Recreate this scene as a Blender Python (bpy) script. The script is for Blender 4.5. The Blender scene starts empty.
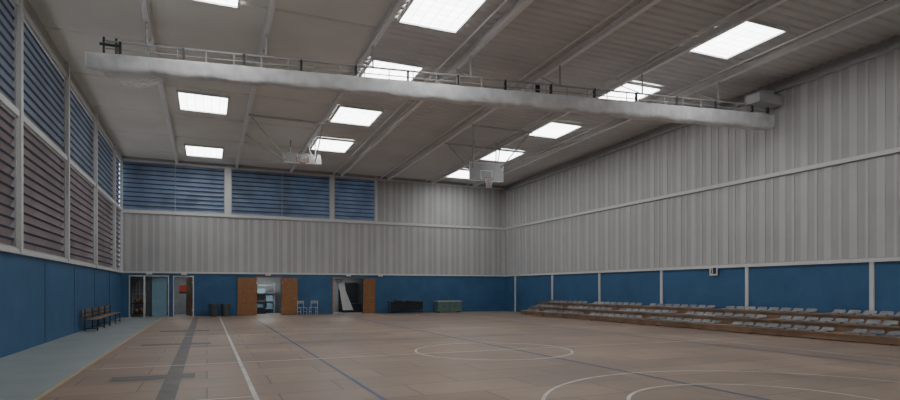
import bpy, bmesh, math, random
from mathutils import Vector, Matrix, noise
random.seed(4)
S=bpy.context.scene
# ------------------------------------------------------------------ room numbers (metres)
XL,XR,YB,YF=-4.36,19.64,36.0,-5.0
ZB=2.5      # top of blue dado
ZM=5.86     # mid rail
def H(y): return 8.9+0.02*(36-y)
SL=math.atan(0.02)
# ------------------------------------------------------------------ materials
def mat(name,col,rough=0.6,metal=0.0,var=0.08,nscale=3.0,bump=0.0,bscale=40,emis=None,estr=0,spec=0.4,trans=0):
    m=bpy.data.materials.new(name); m.use_nodes=True
    nt=m.node_tree; n=nt.nodes; l=nt.links
    p=n['Principled BSDF']; p.inputs['Roughness'].default_value=rough; p.inputs['Metallic'].default_value=metal
    p.inputs['Specular IOR Level'].default_value=spec
    tc=n.new('ShaderNodeTexCoord'); no=n.new('ShaderNodeTexNoise'); no.inputs['Scale'].default_value=nscale
    no.inputs['Detail'].default_value=5
    l.new(tc.outputs['Object'],no.inputs['Vector'])
    r=n.new('ShaderNodeValToRGB'); r.color_ramp.elements[0].position=.3; r.color_ramp.elements[1].position=.7
    r.color_ramp.elements[0].color=[c*(1-var) for c in col]+[1]; r.color_ramp.elements[1].color=[min(1,c*(1+var)) for c in col]+[1]
    l.new(no.outputs['Fac'],r.inputs['Fac']); l.new(r.outputs['Color'],p.inputs['Base Color'])
    if bump:
        b=n.new('ShaderNodeBump'); b.inputs['Strength'].default_value=bump; b.inputs['Distance'].default_value=.02
        n2=n.new('ShaderNodeTexNoise'); n2.inputs['Scale'].default_value=bscale
        l.new(tc.outputs['Object'],n2.inputs['Vector']); l.new(n2.outputs['Fac'],b.inputs['Height']); l.new(b.outputs['Normal'],p.inputs['Normal'])
    if emis:
        p.inputs['Emission Color'].default_value=list(emis)+[1]; p.inputs['Emission Strength'].default_value=estr
    if trans:
        t=n.new('ShaderNodeBsdfTranslucent'); l.new(r.outputs['Color'],t.inputs['Color'])
        mx=n.new('ShaderNodeMixShader'); mx.inputs[0].default_value=trans
        l.new(p.outputs[0],mx.inputs[1]); l.new(t.outputs[0],mx.inputs[2]); l.new(mx.outputs[0],n['Material Output'].inputs['Surface'])
    return m
M={}
M['blue']=mat('blue_paint',(0.05,0.14,0.275),.55,var=.12,nscale=1.2)
M['panelD']=mat('wall_panel_grey',(0.455,0.455,0.455),.6,var=.06,nscale=.8)
M['panelL']=mat('wall_panel_light',(0.56,0.56,0.555),.6,var=.04,nscale=1)
M['trim']=mat('white_trim',(0.70,0.705,0.70),.5,var=.03)
M['steel']=mat('painted_steel_grey',(0.50,0.51,0.52),.45,var=.08)
M['rail']=mat('rail_steel',(0.42,0.42,0.43),.45,var=.08)
M['beam']=mat('beam_white',(0.88,0.88,0.88),.5,var=.04)
M['dark']=mat('dark_metal',(0.05,0.05,0.055),.5)
M['deckR']=mat('roof_deck_grey',(0.66,0.66,0.655),.55,var=.08,nscale=.5)
M['deckL']=mat('roof_liner_beige',(0.82,0.82,0.78),.75,var=.08,nscale=.35,bump=.4,bscale=1.5)
M['slatB']=mat('louvre_blue',(0.31,0.38,0.48),.4,var=.25,nscale=1.0,trans=.3)
M['slatL']=mat('louvre_bluegrey',(0.42,0.47,0.55),.5,var=.15,nscale=.8,trans=.32)
M['slatP']=mat('louvre_warm_reflection',(0.50,0.42,0.42),.5,var=.2,nscale=.6,trans=.32)  # warm reflection of brick outside is put into the blade colour
M['lipd']=mat('louvre_gap_shade',(0.06,0.08,0.12),.6)  # near-black lip colour stands in for the shaded gaps between blades
M['wood']=mat('door_wood',(0.34,0.17,0.08),.5,var=.15,nscale=6)
M['bwood']=mat('bleacher_wood',(0.28,0.185,0.125),.5,var=.3,nscale=1.6)
M['seat']=mat('seat_plastic',(0.24,0.245,0.255),.35,var=.4,nscale=1.0)
M['fabric']=mat('curtain_fabric',(0.74,0.74,0.75),.65,var=.14,nscale=2.5,bump=.9,bscale=5,trans=.15)
M['white']=mat('white_plastic',(0.75,0.76,0.77),.4)
M['board']=mat('backboard_acrylic',(0.38,0.39,0.40),.3)
M['red']=mat('red_paint',(0.5,0.07,0.05),.4)
M['orange']=mat('rim_orange',(0.45,0.16,0.08),.4)
M['green']=mat('chest_green',(0.14,0.22,0.20),.5)
M['black']=mat('black_paint',(0.025,0.027,0.03),.5)
M['bin']=mat('bin_grey',(0.09,0.10,0.11),.5)
M['lane']=mat('lane_grey_green',(0.30,0.335,0.335),.55,var=.08,nscale=.7,bump=.1)
M['lineW']=mat('line_white',(0.68,0.66,0.63),.45,var=.2,nscale=2)
M['lineB']=mat('line_blue',(0.08,0.13,0.24),.5)
M['lineY']=mat('line_cream',(0.55,0.42,0.22),.5)
M['dark_mark']=mat('mark_grey',(0.15,0.14,0.135),.5,var=.2)
M['corr']=mat('corridor_paint',(0.33,0.36,0.38),.7)
M['lblue']=mat('pale_blue_door',(0.25,0.42,0.52),.5)
M['net']=mat('net_cord',(0.6,0.6,0.6),.7)
M['sky']=mat('skylight_diffuser',(0.9,0.93,0.95),.4,emis=(0.98,0.98,0.98),estr=10.5)
def skymat():
    m=M['sky']; nt=m.node_tree; n=nt.nodes; l=nt.links; p=n['Principled BSDF']
    tc=n.new('ShaderNodeTexCoord'); b=n.new('ShaderNodeTexBrick'); b.offset=0
    b.inputs['Scale'].default_value=1; b.inputs['Brick Width'].default_value=.3; b.inputs['Row Height'].default_value=.3; b.inputs['Mortar Size'].default_value=.015
    b.inputs['Color1'].default_value=(1,1,.99,1); b.inputs['Color2'].default_value=(.78,.80,.81,1); b.inputs['Mortar'].default_value=(.47,.5,.52,1)
    l.new(tc.outputs['Object'],b.inputs['Vector']); l.new(b.outputs['Color'],p.inputs['Emission Color'])
skymat()
def floormat():
    m=bpy.data.materials.new('sports_floor'); m.use_nodes=True; nt=m.node_tree; n=nt.nodes; l=nt.links; p=n['Principled BSDF']
    tc=n.new('ShaderNodeTexCoord')
    b=n.new('ShaderNodeTexBrick'); b.offset=.5; b.inputs['Scale'].default_value=1; b.inputs['Brick Width'].default_value=2.0; b.inputs['Row Height'].default_value=1.0
    b.inputs['Mortar Size'].default_value=.014; b.inputs['Bias'].default_value=0
    b.inputs['Color1'].default_value=(.385,.282,.212,1); b.inputs['Color2'].default_value=(.305,.227,.173,1); b.inputs['Mortar'].default_value=(.19,.145,.115,1)
    l.new(tc.outputs['Object'],b.inputs['Vector'])
    no=n.new('ShaderNodeTexNoise'); no.inputs['Scale'].default_value=.38; no.inputs['Detail'].default_value=9; no.inputs['Roughness'].default_value=.7
    l.new(tc.outputs['Object'],no.inputs['Vector'])
    r=n.new('ShaderNodeValToRGB'); r.color_ramp.elements[0].position=.32; r.color_ramp.elements[1].position=.68
    r.color_ramp.elements[0].color=(.72,.74,.77,1); r.color_ramp.elements[1].color=(1.18,1.17,1.15,1)
    l.new(no.outputs['Fac'],r.inputs['Fac'])
    mx=n.new('ShaderNodeMix'); mx.data_type='RGBA'; mx.blend_type='MULTIPLY'; mx.inputs['Factor'].default_value=1
    l.new(b.outputs['Color'],mx.inputs['A']); l.new(r.outputs['Color'],mx.inputs['B']); l.new(mx.outputs['Result'],p.inputs['Base Color'])
    r2=n.new('ShaderNodeMapRange'); r2.inputs['To Min'].default_value=.26; r2.inputs['To Max'].default_value=.55
    l.new(no.outputs['Fac'],r2.inputs['Value']); l.new(r2.outputs['Result'],p.inputs['Roughness'])
    return m
M['floor']=floormat()
# ------------------------------------------------------------------ mesh helpers
def obj(name,bm,mats,parent=None,smooth=False):
    me=bpy.data.meshes.new(name); bm.normal_update(); bm.to_mesh(me); bm.free()
    for k in (mats if isinstance(mats,(list,tuple)) else [mats]): me.materials.append(M[k])
    if smooth:
        for f in me.polygons: f.use_smooth=True
    o=bpy.data.objects.new(name,me); S.collection.objects.link(o)
    if parent: o.parent=parent
    return o
def empty(name,loc=(0,0,0)):
    e=bpy.data.objects.new(name,None); S.collection.objects.link(e); e.location=loc; e.empty_display_size=.2; return e
def ab(bm,x0,x1,y0,y1,z0,z1,mi=0,T=None):
    v=[bm.verts.new(Vector(c)) for c in ((x0,y0,z0),(x1,y0,z0),(x1,y1,z0),(x0,y1,z0),(x0,y0,z1),(x1,y0,z1),(x1,y1,z1),(x0,y1,z1))]
    if T is not None:
        for q in v: q.co=T@q.co
    for f in ((0,3,2,1),(4,5,6,7),(0,1,5,4),(1,2,6,5),(2,3,7,6),(3,0,4,7)):
        g=bm.faces.new([v[i] for i in f]); g.material_index=mi
def boxes(name,L,mats,parent=None,bevel=0):
    bm=bmesh.new()
    for b in L: ab(bm,*b)
    o=obj(name,bm,mats,parent)
    if bevel:
        md=o.modifiers.new('bevel','BEVEL'); md.width=bevel; md.segments=2
    return o
def tube(bm,p,q,r,seg=8,mi=0,r2=None):
    p=Vector(p);q=Vector(q);d=(q-p); L=d.length
    R=d.to_track_quat('Z','Y').to_matrix().to_4x4(); R.translation=(p+q)/2
    g=bmesh.ops.create_cone(bm,cap_ends=True,segments=seg,radius1=r,radius2=r if r2 is None else r2,depth=L,matrix=R)
    for v in g['verts']:
        for f in v.link_faces: f.material_index=mi
def tubes(name,L,mats,parent=None,seg=8):
    bm=bmesh.new()
    for t in L: tube(bm,t[0],t[1],t[2],seg,t[3] if len(t)>3 else 0)
    return obj(name,bm,mats,parent)
# ------------------------------------------------------------------ floor
bm=bmesh.new(); ab(bm,XL-.3,XR+.3,YF-.3,YB+.1,-.2,0); obj('floor',bm,'floor')
boxes('floor_lane',[(XL,-2.25,YF,YB,.0005,.003)],'lane')
def strip(bm,x0,y0,x1,y1,w,mi=0,z=.006):
    d=Vector((x1-x0,y1-y0,0)).normalized(); n=Vector((-d.y,d.x,0))*w/2
    a=Vector((x0,y0,z));b=Vector((x1,y1,z))
    f=bm.faces.new([bm.verts.new(c) for c in (a-n,b-n,b+n,a+n)]); f.material_index=mi
def arc(bm,cx,cy,r,a0,a1,w,mi=0,z=.0065,N=96):
    vs=[]
    for i in range(N+1):
        a=math.radians(a0+(a1-a0)*i/N); c,s=math.cos(a),math.sin(a)
        vs.append((bm.verts.new((cx+(r-w/2)*c,cy+(r-w/2)*s,z)),bm.verts.new((cx+(r+w/2)*c,cy+(r+w/2)*s,z))))
    for i in range(N):
        f=bm.faces.new([vs[i][0],vs[i][1],vs[i+1][1],vs[i+1][0]]); f.material_index=mi
bm=bmesh.new()
strip(bm,.66,-3,.66,33.6,.07); strip(bm,14.3,-3,14.3,33.6,.05)
strip(bm,.62,33.6,14.3,33.6,.06)
strip(bm,-2.1,13.1,17.4,13.1,.06); arc(bm,6.8,13.1,2.0,0,360,.065)
strip(bm,-2.1,20.9,14.3,20.9,.07)
strip(bm,-1.2,8.9,.62,8.9,.05)
arc(bm,7.0,5.35,1.85,0,360,.055); arc(bm,7.4,4.95,3.6,-10,190,.055)
arc(bm,8.0,33.6,3.9,180,360,.07)
obj('court_lines_white',bm,'lineW')
bm=bmesh.new()
strip(bm,2.35,-3,2.35,33.5,.06,z=.0055); strip(bm,7.4,-3,7.4,33.5,.085,z=.0055); strip(bm,13.2,-3,13.2,32,.08,z=.0055)
for x0,x1,y in ((-2,13.2,17.2),(2.3,13.2,27),(-2,16.5,23.9)): strip(bm,x0,y,x1,y,.10,z=.0055)
obj('court_lines_blue',bm,'lineB')
bm=bmesh.new(); strip(bm,-2.25,YF,-2.25,YB-.1,.07); obj('court_line_cream',bm,'lineY')
bm=bmesh.new()
strip(bm,-.55,-3,-.55,34.5,.26,z=.004)
for y,x0,x1 in ((11.5,-1.55,-.2),(18.1,-1.7,.1),(23.6,-1.6,.1)): strip(bm,x0,y,x1,y,.55,z=.005)
obj('floor_dark_marks',bm,'dark_mark')  # long dark grey stripe with short cross bars
# ------------------------------------------------------------------ walls
boxes('wall_back',[(XL-.2,XR+.2,YB,YB+.2,ZB,5.9,0),(10.2,XR+.2,YB,YB+.2,5.9,H(YB)+.5,0),(XL-.2,10.2,YB,YB+.2,8.72,H(YB)+.5,0)],'panelD')
openings=[(-3.92,-2.03),(-1.72,-.74),(2.77,4.16),(7.32,9.26)]
DH=2.28
L=[]; x=XL-.2
for a,b in openings:
    L.append((x,a,YB,YB+.2,0,ZB)); L.append((a,b,YB,YB+.2,DH,ZB)); x=b
L.append((x,XR+.2,YB,YB+.2,0,ZB))
boxes('wall_back_dado',L,'blue')
L=[]
x=XL+.35
i=0
while x<XR-.1:
    w=.26 if i%2==0 else .10
    L.append((x-w/2,x+w/2,YB-.02,YB,ZB+.05,ZM-.12))
    if x>10.4: L.append((x-w/2,x+w/2,YB-.02,YB,ZM+.12,H(YB)-.12))
    x+=.42; i+=1
boxes('wall_back_ribs',L,'panelL')
boxes('trim_back',[(XL,XR,YB-.08,YB,ZM-.07,ZM+.09),(XL,XR,YB-.06,YB,ZB-.04,ZB+.06),(10.05,10.2,YB-.1,YB,ZM,H(YB)-.02),(XL,XR,YB-.1,YB,8.66,8.74)],'trim')
boxes('wall_right',[(XR,XR+.2,YF,YB,ZB,H(YF)+.5)],'panelD')
boxes('wall_right_dado',[(XR,XR+.2,YF,YB,0,ZB)],'blue')
L=[];y=YB-.4;i=0
while y>YF+.2:
    w=.26 if i%2==0 else .10
    L.append((XR-.02,XR,y-w/2,y+w/2,ZB+.1,ZM-.1)); L.append((XR-.02,XR,y-w/2,y+w/2,ZM+.1,H(y)-.2))
    y-=.42;i+=1
boxes('wall_right_ribs',L,'panelL')
L=[(XR-.09,XR,YF,YB,ZM-.06,ZM+.08),(XR-.07,XR,YF,YB,ZB-.05,ZB+.07)]
for k in range(9):
    y=34.5-4.6*k
    if y>YF: L.append((XR-.05,XR,y-.07,y+.07,0,ZB-.05))
boxes('trim_right',L,'trim')
bm=bmesh.new()
a,b=YF,YB
vs=[bm.verts.new(c) for c in ((XR-.22,a,H(a)-.42),(XR,a,H(a)-.42),(XR,b,H(b)-.42),(XR-.22,b,H(b)-.42),(XR-.22,a,H(a)-.3),(XR,a,H(a)-.3),(XR,b,H(b)-.3),(XR-.22,b,H(b)-.3))]
for f in ((0,3,2,1),(4,5,6,7),(0,1,5,4),(1,2,6,5),(2,3,7,6),(3,0,4,7)): bm.faces.new([vs[i] for i in f])
obj('trim_eaves_right',bm,'steel')
boxes('wall_left_dado',[(XL-.2,XL,YF,YB,0,ZB)],'blue')
L=[]
posts=[1.4,6.7,12.0,17.3,22.6,27.9,33.2]
for y in range(-4,36,4): L.append((XL,XL+.008,y-.008,y+.008,.0,ZB-.1))
boxes('wall_left_seams',L,'dark')
boxes('wall_left',[(XL-.2,XL,YF,1.4,ZB,H(YF)+.4),(XL-.2,XL,1.4,YB,H(YB)-.15,H(YF)+.5)],'panelD')
L=[(XL-.2,XL+.08,1.4,YB,ZM,ZM+.16),(XL-.2,XL+.08,1.4,YB,ZB-.04,ZB+.08),(XL-.2,XL+.08,1.4,YB,8.62,8.76)]
for y in posts: L.append((XL-.26,XL+.12,y-.09,y+.09,ZB,H(y)-.05))
L.append((XL-.02,XL+.1,YB-.1,YB,ZB,8.9))
boxes('trim_left',L,'trim')
boxes('wall_front',[(XL-.2,XR+.2,YF-.2,YF,ZB,H(YF)+.5)],'panelL'); boxes('wall_front_dado',[(XL-.2,XR+.2,YF-.2,YF,0,ZB)],'blue')
# ------------------------------------------------------------------ louvres
def louvre(name,axis,a0,a1,z0,z1,mk,pitch=.25):
    # back wall blades: inner edge low; left wall blades: rain louvres, outer edge low. Dark lip on the inner edge paints the shade between blades.
    bm=bmesh.new(); z=z0+pitch*.5; hw=.145; ang=62
    while z<z1-.03:
        if axis=='x':
            T=Matrix.Translation(((a0+a1)/2,YB+.09,z))@Matrix.Rotation(math.radians(ang),4,'X')
            ab(bm,-(a1-a0)/2,(a1-a0)/2,-hw+.035,hw,-.006,.006,0,T)
            ab(bm,-(a1-a0)/2,(a1-a0)/2,-hw-.01,-hw+.035,-.014,.02,1,T)
        else:
            T=Matrix.Translation((XL-.09,(a0+a1)/2,z))@Matrix.Rotation(math.radians(-ang),4,'Y')
            ab(bm,-hw,hw-.05,-(a1-a0)/2,(a1-a0)/2,-.006,.006,0,T)
            ab(bm,hw-.05,hw+.01,-(a1-a0)/2,(a1-a0)/2,-.014,.014,1,T)
        z+=pitch
    e=empty(name); obj('slats',bm,[mk,'lipd'],e)
    t=.05
    if axis=='x':
        n=max(1,round((a1-a0)/2.9)); L=[(a0,a0+t,YB-.03,YB+.02,z0,z1),(a1-t,a1,YB-.03,YB+.02,z0,z1),(a0,a1,YB-.03,YB+.02,z0,z0+t),(a0,a1,YB-.03,YB+.02,z1-t,z1)]
        for k in range(1,n): 
            x=a0+(a1-a0)*k/n; L.append((x-.02,x+.02,YB-.02,YB+.02,z0,z1))
    else:
        L=[(XL-.02,XL+.03,a0,a0+t,z0,z1),(XL-.02,XL+.03,a1-t,a1,z0,z1),(XL-.02,XL+.03,a0,a1,z0,z0+t),(XL-.02,XL+.03,a0,a1,z1-t,z1)]
    boxes('frame',L,'steel',e)
k=1
for a,b in ((XL+.05,.98),(1.31,7.13),(7.39,10.05)):
    louvre('window_%d'%k,'x',a,b,ZM+.1,8.66,'slatB',.25); k+=1
boxes('trim_louvre_posts',[(.98,1.31,YB-.06,YB+.2,ZM+.1,8.8),(7.13,7.39,YB-.06,YB+.2,ZM+.1,8.8)],'trim')
ys=posts+[YB-.05]
for a,b in zip(ys[:-1],ys[1:]):
    louvre('window_%d'%k,'y',a+.09,b-.09,ZM+.16,8.62,'slatL'); k+=1
    louvre('window_%d'%k,'y',a+.09,b-.09,ZB+.08,ZM,'slatP'); k+=1
# ------------------------------------------------------------------ roof
BX=[-1.55,1.6,4.7,7.8,10.9,14.0,17.1]
def deck(name,x0,x1,mk,pitch,dep):
    bm=bmesh.new(); prev=None; y=YF-.2
    ph=[(0,0),(.35,0),(.5,dep),(.85,dep)] if pitch<1 else [(0,0),(.94,0),(.95,dep),(.99,dep)]
    while y<YB+.2:
        for f,d in ph:
            yy=y+f*pitch; a=bm.verts.new((x0,yy,H(yy)+d)); b=bm.verts.new((x1,yy,H(yy)+d))
            if prev: bm.faces.new([prev[0],prev[1],b,a])
            prev=(a,b)
        y+=pitch
    return obj(name,bm,mk)
deck('ceiling_deck',4.7,XR+.2,'deckR',.33,.05)
deck('ceiling_liner',XL-.2,4.7,'deckL',3.6,.05)
boxes('ceiling',[(XL-.3,XR+.3,YF-.3,YB+.3,9.95,10.1)],'steel')
for i,x in enumerate(BX):
    bm=bmesh.new()
    def sb(xa,xb,d0,d1):
        a,b=YF,YB-.02
        vs=[bm.verts.new(c) for c in ((xa,a,H(a)-d1),(xb,a,H(a)-d1),(xb,b,H(b)-d1),(xa,b,H(b)-d1),(xa,a,H(a)-d0),(xb,a,H(a)-d0),(xb,b,H(b)-d0),(xa,b,H(b)-d0))]
        for f in ((0,3,2,1),(4,5,6,7),(0,1,5,4),(1,2,6,5),(2,3,7,6),(3,0,4,7)): bm.faces.new([vs[j] for j in f])
    sb(x-.08,x+.08,.20,.22); sb(x-.012,x+.012,0,.20); sb(x-.08,x+.08,0,.02)
    obj('roof_beam',bm,'beam')
L=[]
for x in (7.3,10.4,13.5,16.6):
    L.append(((x,YF,H(YF)-.12),(x,YB-.05,H(YB)-.12),.03))
tubes('roof_conduit_pipes',L,'beam')
def skylight(x,y,w=1.75,l=2.1):
    e=empty('skylight',(x,y,H(y)-.02)); e.rotation_euler=(-SL,0,0)
    bm=bmesh.new(); ab(bm,-w/2,w/2,-l/2,l/2,-.03,-.01); obj('diffuser_panel',bm,'sky',e)
    t=.07
    boxes('frame',[(-w/2-t,-w/2,-l/2-t,l/2+t,-.08,.02),(w/2,w/2+t,-l/2-t,l/2+t,-.08,.02),(-w/2,w/2,-l/2-t,-l/2,-.08,.02),(-w/2,w/2,l/2,l/2+t,-.08,.02)],'trim',e)
for y in (2.7,7.75,12.8,17.9,22.9,28.1,33.1): skylight(15.05,y)
for y in (4.3,9.3,14.5,19.4,24.35,29.4): skylight(5.93,y)
for y in (-.5,6.5,15.4,25.0,33.1): skylight(-.12,y)
# ------------------------------------------------------------------ rolled-up divider curtain
A=Vector((-3.0,18.2,7.82)); B=Vector((19.35,14.9,7.82))
cur=empty('divider_curtain')
d=(B-A); n=Vector((-d.y,d.x,0)).normalized(); N=560; K=28
bm=bmesh.new(); rings=[]
for i in range(N+1):
    t=i/N; c=A+d*t; r=.22+.05*t
    ring=[]
    for k in range(K):
        a=2*math.pi*k/K; ca,sa=math.cos(a),math.sin(a)
        px=math.copysign(abs(ca)**.5,ca); pz=math.copysign(abs(sa)**.5,sa)
        nz=noise.noise(Vector((t*75,ca*1.6,sa*1.6)))+.7*noise.noise(Vector((t*160,ca*3,sa*3+7)))
        low=max(0,-sa)
        w=1+(.08+.03*low)*nz
        sag=low*.05*abs(math.sin(t*math.pi*14))
        ring.append(bm.verts.new(c+n*px*r*w*.8+Vector((0,0,pz*r*(1+.3*(w-1))-sag))))
    rings.append(ring)
for i in range(N):
    for k in range(K): bm.faces.new([rings[i][k],rings[i][(k+1)%K],rings[i+1][(k+1)%K],rings[i+1][k]])
bm.faces.new(rings[0]); bm.faces.new(list(reversed(rings[-1])))
obj('rolled_fabric',bm,'fabric',cur,smooth=True)
L=[]
up=Vector((0,0,.58))
L.append((A+d*.02+up,B-d*.01+up,.032)); L.append((A+d*.02+up*.66,B-d*.01+up*.66,.018))
for i in range(1,30):
    c=A+d*(i/30); L.append((c+up,c+up*.35,.016))
for i,x in enumerate(BX):
    t=(x-A.x)/d.x; c=A+d*t; L.append((c+up,Vector((c.x,c.y,H(c.y)-.2)),.03)); L.append((c+up,Vector((c.x,c.y+1.2,H(c.y)-.21)),.018))
tubes('suspension_rail',L,'rail',cur)
L=[]
for i in range(15):
    c=A+d*((i+.5)/14 if i<14 else .995)
    L.append((c.x-.03,c.x+.03,c.y-.04,c.y+.04,c.z+.22,c.z+.60))
boxes('pulleys',L,'dark',cur)
boxes('drive_motor',[(18.3,19.5,14.5,15.1,8.35,8.70),(18.6,19.2,14.6,15.0,8.70,8.85)],'rail',cur,.02)
tubes('limit_pulleys',[((-2.6,18.1,8.0),(-2.6,18.1,8.5),.03),((-2.3,18.1,8.0),(-2.3,18.1,8.5),.03),((-2.7,18.1,8.3),(-2.2,18.1,8.3),.04)],'dark',cur)
L=[]
def npnt(u,v): return Vector((-2.6+1.7*u,18.2-.25*u,7.62-(.42*math.sin(math.pi*min(1,u*.9+.1)))*v))
for i in range(15):
    for j in range(4):
        p=npnt(i/14,j/4); q=npnt((i+1)/14 if i<14 else 1,(j+1)/4); L.append((p,q+Vector((0,0,.0001)),.007))
        p=npnt((i+1)/14 if i<14 else 1,j/4); q=npnt(i/14,(j+1)/4); L.append((p,q+Vector((0,0,.0001)),.007))
L=[t for t in L if (t[0]-t[1]).length>.01]
tubes('loose_netting',L,'net',cur,5)
# ------------------------------------------------------------------ basketball hoops (ceiling hung)
def hoop(loc,tilt,yaw,beams,name='basketball_hoop'):
    e=empty(name,loc); 
    T=Matrix.Rotation(math.radians(yaw),4,'Z')@Matrix.Rotation(math.radians(tilt),4,'X')
    e.rotation_euler=T.to_euler()
    w,h=.85,.42
    boxes('backboard',[(-w,w,-.015,.015,-h,h)],'board' if tilt==0 else 'steel',e,.01)
    f=.035
    boxes('board_frame',[(-w-f,-w,-.03,.03,-h-f,h+f),(w,w+f,-.03,.03,-h-f,h+f),(-w,w,-.03,.03,-h-f,-h),(-w,w,-.03,.03,h,h+f)],'white',e)
    boxes('target_square',[(-.3,.3,-.02,-.016,.05,.09),(-.3,.3,-.02,-.016,-.35,-.31),(-.3,-.26,-.02,-.016,-.31,.05),(.26,.3,-.02,-.016,-.31,.05)],'white' if tilt==0 else 'red',e)
    bm=bmesh.new(); P=24
    for i in range(P):
        a=2*math.pi*i/P; a2=2*math.pi*(i+1)/P
        tube(bm,(.225*math.cos(a),-.38+.225*math.sin(a),-.38),(.225*math.cos(a2),-.38+.225*math.sin(a2),-.38),.014,6)
    tube(bm,(-.08,-.02,-.38),(-.08,-.18,-.38),.015,6); tube(bm,(.08,-.02,-.38),(.08,-.18,-.38),.015,6)
    ab(bm,-.12,.12,-.04,-.015,-.48,-.34)
    obj('rim',bm,'orange',e)
    bm=bmesh.new(); P=12
    lv=[(.22,-.38),(.19,-.50),(.15,-.62),(.12,-.74),(.13,-.82)]
    for j in range(4):
        for i in range(P):
            for s in (-1,1):
                a=2*math.pi*(i+.5*j)/P; b=a+s*math.pi/P
                r,z=lv[j]; r2,z2=lv[j+1]
                tube(bm,(r*math.cos(a),-.38+r*math.sin(a),z),(r2*math.cos(b),-.38+r2*math.sin(b),z2),.008,4)
    obj('net',bm,'white',e)
    Mi=(Matrix.Translation(loc)@T).inverted()
    L=[((-.6,.03,-.36),(-.6,.3,.0),.03),((.6,.03,-.36),(.6,.3,0),.03),((-.6,.03,.36),(-.6,.3,0),.03),((.6,.03,.36),(.6,.3,0),.03),((-.6,.3,0),(.6,.3,0),.035),((-.6,.03,-.36),(.6,.03,-.36),.03),((-.6,.03,.36),(.6,.03,.36),.03)]
    for p,qx in beams: L.append((Vector(p),Mi@Vector(qx),.03))
    tubes('support_frame',L,'steel',e)
    return e
hoop((12.6,25.0,7.3),0,-8,[((-.6,.3,0),(11.0,26.2,H(26.2)-.22)),((.6,.3,0),(14.0,26.2,H(26.2)-.22)),((-.6,.3,0),(10.95,23.0,H(23)-.22)),((.6,.3,0),(13.95,23.0,H(23)-.22)),((-.6,.3,0),(12.1,25.3,8.9)),((.6,.3,0),(13.3,25.3,8.9))])
hoop((4.3,28.5,7.95),-48,-5,[((-.6,.3,0),(1.65,28.3,H(28.3)-.22)),((.6,.3,0),(4.75,29.5,H(29.5)-.22)),((-.6,.3,0),(1.65,25.2,H(25.2)-.22)),((.6,.3,0),(4.72,25.2,H(25.2)-.22)),((-.6,.3,0),(3.8,28.9,8.9)),((.6,.3,0),(5.0,28.9,8.9))])
tubes('roof_cross_tube',[((1.6,25.2,H(25.2)-.27),(4.7,25.2,H(25.2)-.27),.05),((10.9,23.0,H(23)-.27),(14.0,23.0,H(23)-.27),.05),((10.9,26.2,H(26)-.27),(14.0,26.2,H(26)-.27),.05)],'steel')
bm=bmesh.new(); ab(bm,-.13,.13,-.14,.14,-.5,-.1); ab(bm,-.02,.02,-.02,.02,-.1,0); ab(bm,-.09,.09,-.155,-.14,-.45,-.15,1)
o=obj('loudspeaker',bm,['white','dark']); o.location=(10.9,17.7,H(17.7)-.222)
# ------------------------------------------------------------------ bleachers
bl=empty('bleacher_seating')
y0,y1=3.0,30.4
L=[];fx=17.65; tz=((fx,.24),(fx+.65,.50),(fx+1.3,.76))
for i,(x0,z) in enumerate(tz):
    L.append((x0,XR-.06,y0,y1,z-.05,z))
    L.append((x0+.03,x0+.06,y0,y1,(0.03 if i==0 else z-.26),z-.05))
boxes('tiers',L,'bwood',bl)
L=[]
y=y0+.05
while y<y1: 
    L.append((fx+.1,XR-.1,y,y+.06,0,.18)); y+=2.28
boxes('understructure',L,'dark',bl)
def seat(bm,x,y,z):
    prof=[(0,.02),(.03,.04),(.18,.035),(.30,.035),(.36,.06),(.39,.10),(.41,.14)]
    for i in range(len(prof)-1):
        (a,b),(c,e2)=prof[i],prof[i+1]; wa=.2; wb=.2 if i<4 else (.19 if i<5 else .15); 
        t=.02
        vs=[bm.verts.new(p) for p in ((x+a,y-wa,z+b),(x+c,y-wb,z+e2),(x+c,y+wb,z+e2),(x+a,y+wa,z+b))]
        vt=[bm.verts.new(v.co+Vector((.0,0,-t) if i<4 else (t,0,0))) for v in vs]
        bm.faces.new(vs); bm.faces.new(list(reversed(vt)))
        for k in range(4): bm.faces.new([vs[k],vt[k],vt[(k+1)%4],vs[(k+1)%4]])
    ab(bm,x+.1,x+.3,y-.05,y+.05,z,z+.03)
bm=bmesh.new()
for r,(x,z) in enumerate(tz):
    y=y0+.3; i=0
    while y<y1-.2:
        if (i+r*3)%9<8: seat(bm,x+.12,y,z)
        y+=.48; i+=1
obj('seat_shells',bm,'seat',bl)
# ------------------------------------------------------------------ doors and corridor behind
boxes('wall_corridor',[(XL-.2,11,YB+3,YB+3.1,0,2.7,0),(XL-.3,XL-.2,YB+.2,YB+3,0,2.7),(10.9,11,YB+.2,YB+3,0,2.7),(.4,.5,YB+.2,YB+3,0,2.7),(5.6,5.7,YB+.2,YB+3,0,2.7),(XL-.2,11,YB+.2,YB+3.1,2.6,2.7)],'corr')
boxes('floor_corridor',[(XL-.3,11,YB+.1,YB+3.1,-.1,0)],'corr')
for x,en in ((-1.3,16),(3.4,34),(8.3,22)):
    ld=bpy.data.lights.new('corridor_lamp','AREA'); ld.energy=en; ld.size=.8; ld.color=(1,.98,.95)
    lo=bpy.data.objects.new('corridor_lamp',ld); lo.location=(x,YB+1.4,2.55); S.collection.objects.link(lo)
def frame(name,a,b,mk='trim'):
    boxes(name,[(a-.05,a,YB-.03,YB+.2,0,DH+.05),(b,b+.05,YB-.03,YB+.2,0,DH+.05),(a,b,YB-.03,YB+.2,DH,DH+.05)],mk)
for i,(a,b) in enumerate(openings): frame('trim_%d'%(i+1),a,b,'trim' if i<2 else 'wood')
boxes('trim_5',[(-3.26,-3.18,YB-.03,YB+.2,0,DH)],'trim')
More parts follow.
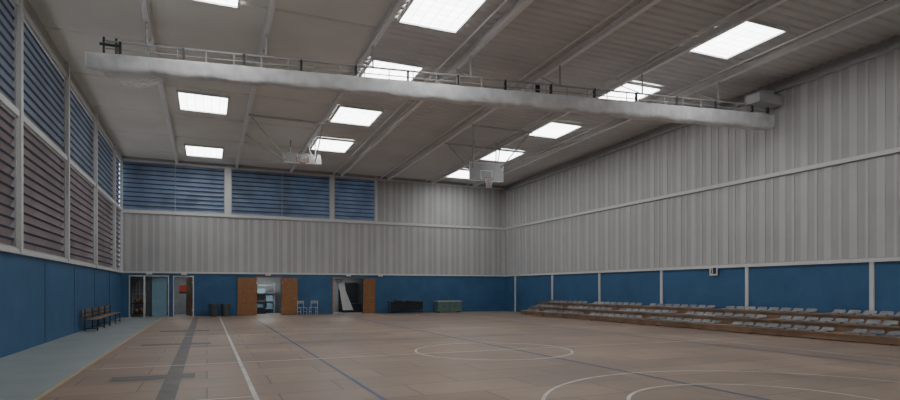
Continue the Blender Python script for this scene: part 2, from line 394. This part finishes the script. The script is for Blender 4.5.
def leaf(name,x0,x1,y0,y1,mk='wood',window=False):
    e=empty(name,(x0,y0,0)); L=math.hypot(x1-x0,y1-y0); e.rotation_euler=(0,0,math.atan2(y1-y0,x1-x0))
    boxes('leaf',[(0,L,-.022,.022,.02,DH-.04)],mk,e,.004)
    tubes('handle',[((L-.12,-.07,1.02),(L-.25,-.07,1.02),.012),((L-.12,-.02,1.02),(L-.12,-.07,1.02),.012)],'steel',e)
    boxes('hinge_plates',[(-.01,.03,-.03,.03,.3,.4),(-.01,.03,-.03,.03,1.9,2.0)],'steel',e)
leaf('door_1',-2.07,-2.85,YB+.1,YB+.2,'lblue')
leaf('door_2',2.74,1.66,YB-.05,YB-.12); leaf('door_3',4.2,5.12,YB-.05,YB-.15); leaf('door_4',9.3,9.9,YB-.05,YB-.55)
leaf('door_5',-.78,-1.1,YB+.1,YB+.95,'bwood')
e=empty('equipment_trolley',(-3.55,YB+.75,0))
boxes('deck',[(-.32,.32,-.3,.3,.15,.2),(-.32,.32,-.3,.3,.75,.79)],'dark',e)
tubes('uprights',[((sx,sy,.05),(sx,sy,1.3),.018) for sx in (-.3,.3) for sy in (-.28,.28)]+[((-.3,-.28,1.3),(.3,-.28,1.3),.018),((-.3,.28,1.3),(.3,.28,1.3),.018)]+[((-.2,0,.8),(-.1,.1,1.95),.02),((.05,0,.8),(.0,.15,2.05),.02)],'steel',e)
bm=bmesh.new()
for p,r in (((-.15,-.1,.34),.13),((.14,-.1,.34),.13),((0,.14,.34),.13),((-.1,-.12,.91),.12),((.16,-.1,.91),.12)):
    bmesh.ops.create_uvsphere(bm,u_segments=16,v_segments=10,radius=r,matrix=Matrix.Translation(p))
obj('balls',bm,'wood',e,True)
tubes('castors',[((sx-.02,sy,.05),(sx+.02,sy,.05),.05) for sx in (-.3,.3) for sy in (-.28,.28)],'dark',e,12)
boxes('cleaning_cabinet',[(-3.0,-2.9,YB+1.2,YB+1.9,0,1.9),(-2.9,-2.0,YB+1.85,YB+1.95,0,1.9),(-2.9,-2.0,YB+1.2,YB+1.9,.9,.93),(-2.0,-1.95,YB+1.2,YB+1.95,0,1.9),(-2.8,-2.5,YB+1.4,YB+1.8,.93,1.35),(-2.4,-2.2,YB+1.4,YB+1.7,.93,1.2)],'green')
for x in (-2.97,-1.2,3.4,8.3,10.4):
    bm=bmesh.new(); ab(bm,-.15,.15,-.06,0,-.05,.05); ab(bm,-.13,.13,-.075,-.06,-.035,.035,1); o=obj('emergency_light',bm,['white','trim']); o.location=(x,YB-.06,2.43)
e=empty('storage_rack',(3.4,YB+2.2,0))
boxes('shelves',[(-.6,.6,-.25,.25,z,z+.03) for z in (.3,.8,1.3,1.8)]+[(sx,sx+.04,sy,sy+.04,0,1.95) for sx in (-.6,.56) for sy in (-.25,.21)],'steel',e)
boxes('stored_boxes',[(-.5,-.1,-.2,.2,.33,.62),(.05,.5,-.2,.2,.83,1.15),(-.45,0,-.2,.15,1.33,1.6),(.1,.45,-.2,.2,.33,.7)],'lblue',e)
boxes('dark_crates',[(-.5,-.05,-.24,.2,.83,1.2),(-.55,.0,-.6,-.3,.0,.4)],'black',e)
bm=bmesh.new(); vv=[]
for i in range(17):
    col=[]
    for j in range(9):
        z=2.2-j*.25; sp=.20+.16*abs(j-3)/5
        col.append(bm.verts.new((7.85+(i/16-.5)*sp*2+.07*j,YB+.5+.09*math.sin(i*2.1),z)))
    vv.append(col)
for i in range(16):
    for j in range(8): bm.faces.new([vv[i][j],vv[i+1][j],vv[i+1][j+1],vv[i][j+1]])
obj('hanging_net_bundle',bm,'white',smooth=True)
boxes('stacked_crash_mats',[(8.3,9.6,YB+1.6,YB+2.6,0,.3),(8.32,9.58,YB+1.62,YB+2.58,.3,.6),(8.3,9.6,YB+2.62,YB+2.9,0,2.0)],'black',None,.04)
boxes('fire_hose_cabinet',[(-1.55,-1.1,YB+2.85,YB+2.99,1.4,1.8),(-1.5,-1.15,YB+2.83,YB+2.85,1.45,1.75)],'red')
for x in (.35,1.0):
    bm=bmesh.new(); bmesh.ops.create_cone(bm,cap_ends=True,segments=20,radius1=.2,radius2=.26,depth=.68,matrix=Matrix.Translation((0,0,.34)))
    bmesh.ops.create_cone(bm,cap_ends=True,segments=20,radius1=.28,radius2=.28,depth=.04,matrix=Matrix.Translation((0,0,.70)))
    o=obj('waste_bin',bm,'bin'); o.location=(x,YB-.6,0)
def chair(x,y,rot):
    e=empty('metal_chair',(x,y,0)); e.rotation_euler=(0,0,math.radians(rot))
    r=.014
    L=[((-.2,-.2,0),(-.2,-.2,.44),r),((.2,-.2,0),(.2,-.2,.44),r),((-.2,.2,0),(-.2,.2,.85),r),((.2,.2,0),(.2,.2,.85),r),((-.2,-.2,.43),(-.2,.2,.43),r),((.2,-.2,.43),(.2,.2,.43),r),((-.2,.2,.83),(.2,.2,.83),r),((-.2,-.2,.2),(-.2,.2,.2),r),((.2,-.2,.2),(.2,.2,.2),r)]
    tubes('frame',L,'white',e); boxes('seat',[(-.2,.2,-.2,.2,.44,.465)],'board',e,.006); boxes('backrest',[(-.2,.2,.19,.215,.68,.84)],'board',e,.006)
chair(5.3,YB-.8,20); chair(5.95,YB-.9,-25)
e=empty('folding_table',(11.9,YB-.7,0))
boxes('top',[(-1.15,1.15,-.35,.35,.70,.74)],'black',e,.005)
boxes('front_panel',[(-1.1,1.1,-.3,-.28,.25,.70)],'black',e)
tubes('legs',[((sx,-.28,0),(sx,-.28,.7),.02) for sx in (-1.05,1.05)]+[((sx,.28,0),(sx,.28,.7),.02) for sx in (-1.05,1.05)]+[((sx,-.28,.1),(sx,.28,.1),.02) for sx in (-1.05,1.05)],'dark',e)
boxes('stacked_bags',[(-.7,-.3,-.2,.1,.74,.92),(.1,.45,-.2,.15,.74,.86)],'bin',e,.04)
e=empty('storage_chest',(14.9,YB-.7,0))
boxes('body',[(-.85,.85,-.35,.35,.06,.72)],'green',e,.01); boxes('lid',[(-.88,.88,-.38,.38,.72,.78)],'steel',e,.01)
boxes('handles',[(-.5,-.3,-.37,-.35,.4,.43),(.3,.5,-.37,-.35,.4,.43),(-.01,.01,-.355,-.35,.08,.7)],'dark',e); boxes('feet',[(-.8,-.7,-.3,.3,0,.06),(.7,.8,-.3,.3,0,.06)],'dark',e)
e=empty('changing_bench',(-3.95,28.0,0))
L=[(-.2+.13*k,-.1+.13*k,-3.4,3.4,.43,.46) for k in range(3)]+[(-.3,-.27,-3.4,3.4,.70,.80),(-.3,-.27,-3.4,3.4,.55,.62)]
boxes('slats',L,'bwood',e)
L=[]
for y in (-3,-1.5,0,1.5,3):
    L+=[((-.25,y,0),(-.25,y,.82),.02),((.16,y,0),(.16,y,.43),.02),((-.25,y,.42),(.16,y,.42),.02),((-.25,y,.1),(.16,y,.1),.015)]
tubes('legs',L,'dark',e)
e=empty('exit_pictogram_sign',(XR-.08,17.66,2.34))
boxes('plate',[(-.02,0,-.2,.2,-.19,.19)],'white',e)
bm=bmesh.new()
ab(bm,-.024,-.02,-.15,.02,-.13,.13); obj('door_symbol',bm,'dark',e)
tubes('running_figure',[((-.026,.07,.07),(-.026,.07,.11),.022),((-.026,.07,.05),(-.026,.09,-.03),.016),((-.026,.09,-.03),(-.026,.05,-.13),.011),((-.026,.09,-.03),(-.026,.14,-.12),.011),((-.026,.07,.04),(-.026,.13,.0),.009)],'dark',e)
# ------------------------------------------------------------------ world + camera
w=bpy.data.worlds.new('overcast_sky'); S.world=w; w.use_nodes=True
nt=w.node_tree; bg=nt.nodes['Background']
tc=nt.nodes.new('ShaderNodeTexCoord'); sp=nt.nodes.new('ShaderNodeSeparateXYZ'); rp=nt.nodes.new('ShaderNodeValToRGB')
nt.links.new(tc.outputs['Generated'],sp.inputs[0]); mr=nt.nodes.new('ShaderNodeMapRange'); mr.inputs['From Min'].default_value=-1
nt.links.new(sp.outputs['Z'],mr.inputs['Value']); nt.links.new(mr.outputs[0],rp.inputs[0])
rp.color_ramp.elements[0].color=(.35,.33,.32,1); rp.color_ramp.elements[0].position=.45
rp.color_ramp.elements[1].color=(.66,.80,1,1); rp.color_ramp.elements[1].position=.55
nt.links.new(rp.outputs[0],bg.inputs[0]); bg.inputs[1].default_value=2.0
cd=bpy.data.cameras.new('camera'); cam=bpy.data.objects.new('camera',cd); S.collection.objects.link(cam)
cam.location=(0,0,1.6); cam.rotation_euler=(math.radians(90),0,math.radians(-23.1))
cd.sensor_fit='HORIZONTAL'; cd.sensor_width=36; cd.lens=22.8; cd.shift_y=88.5/900; cd.clip_end=200
S.camera=cam
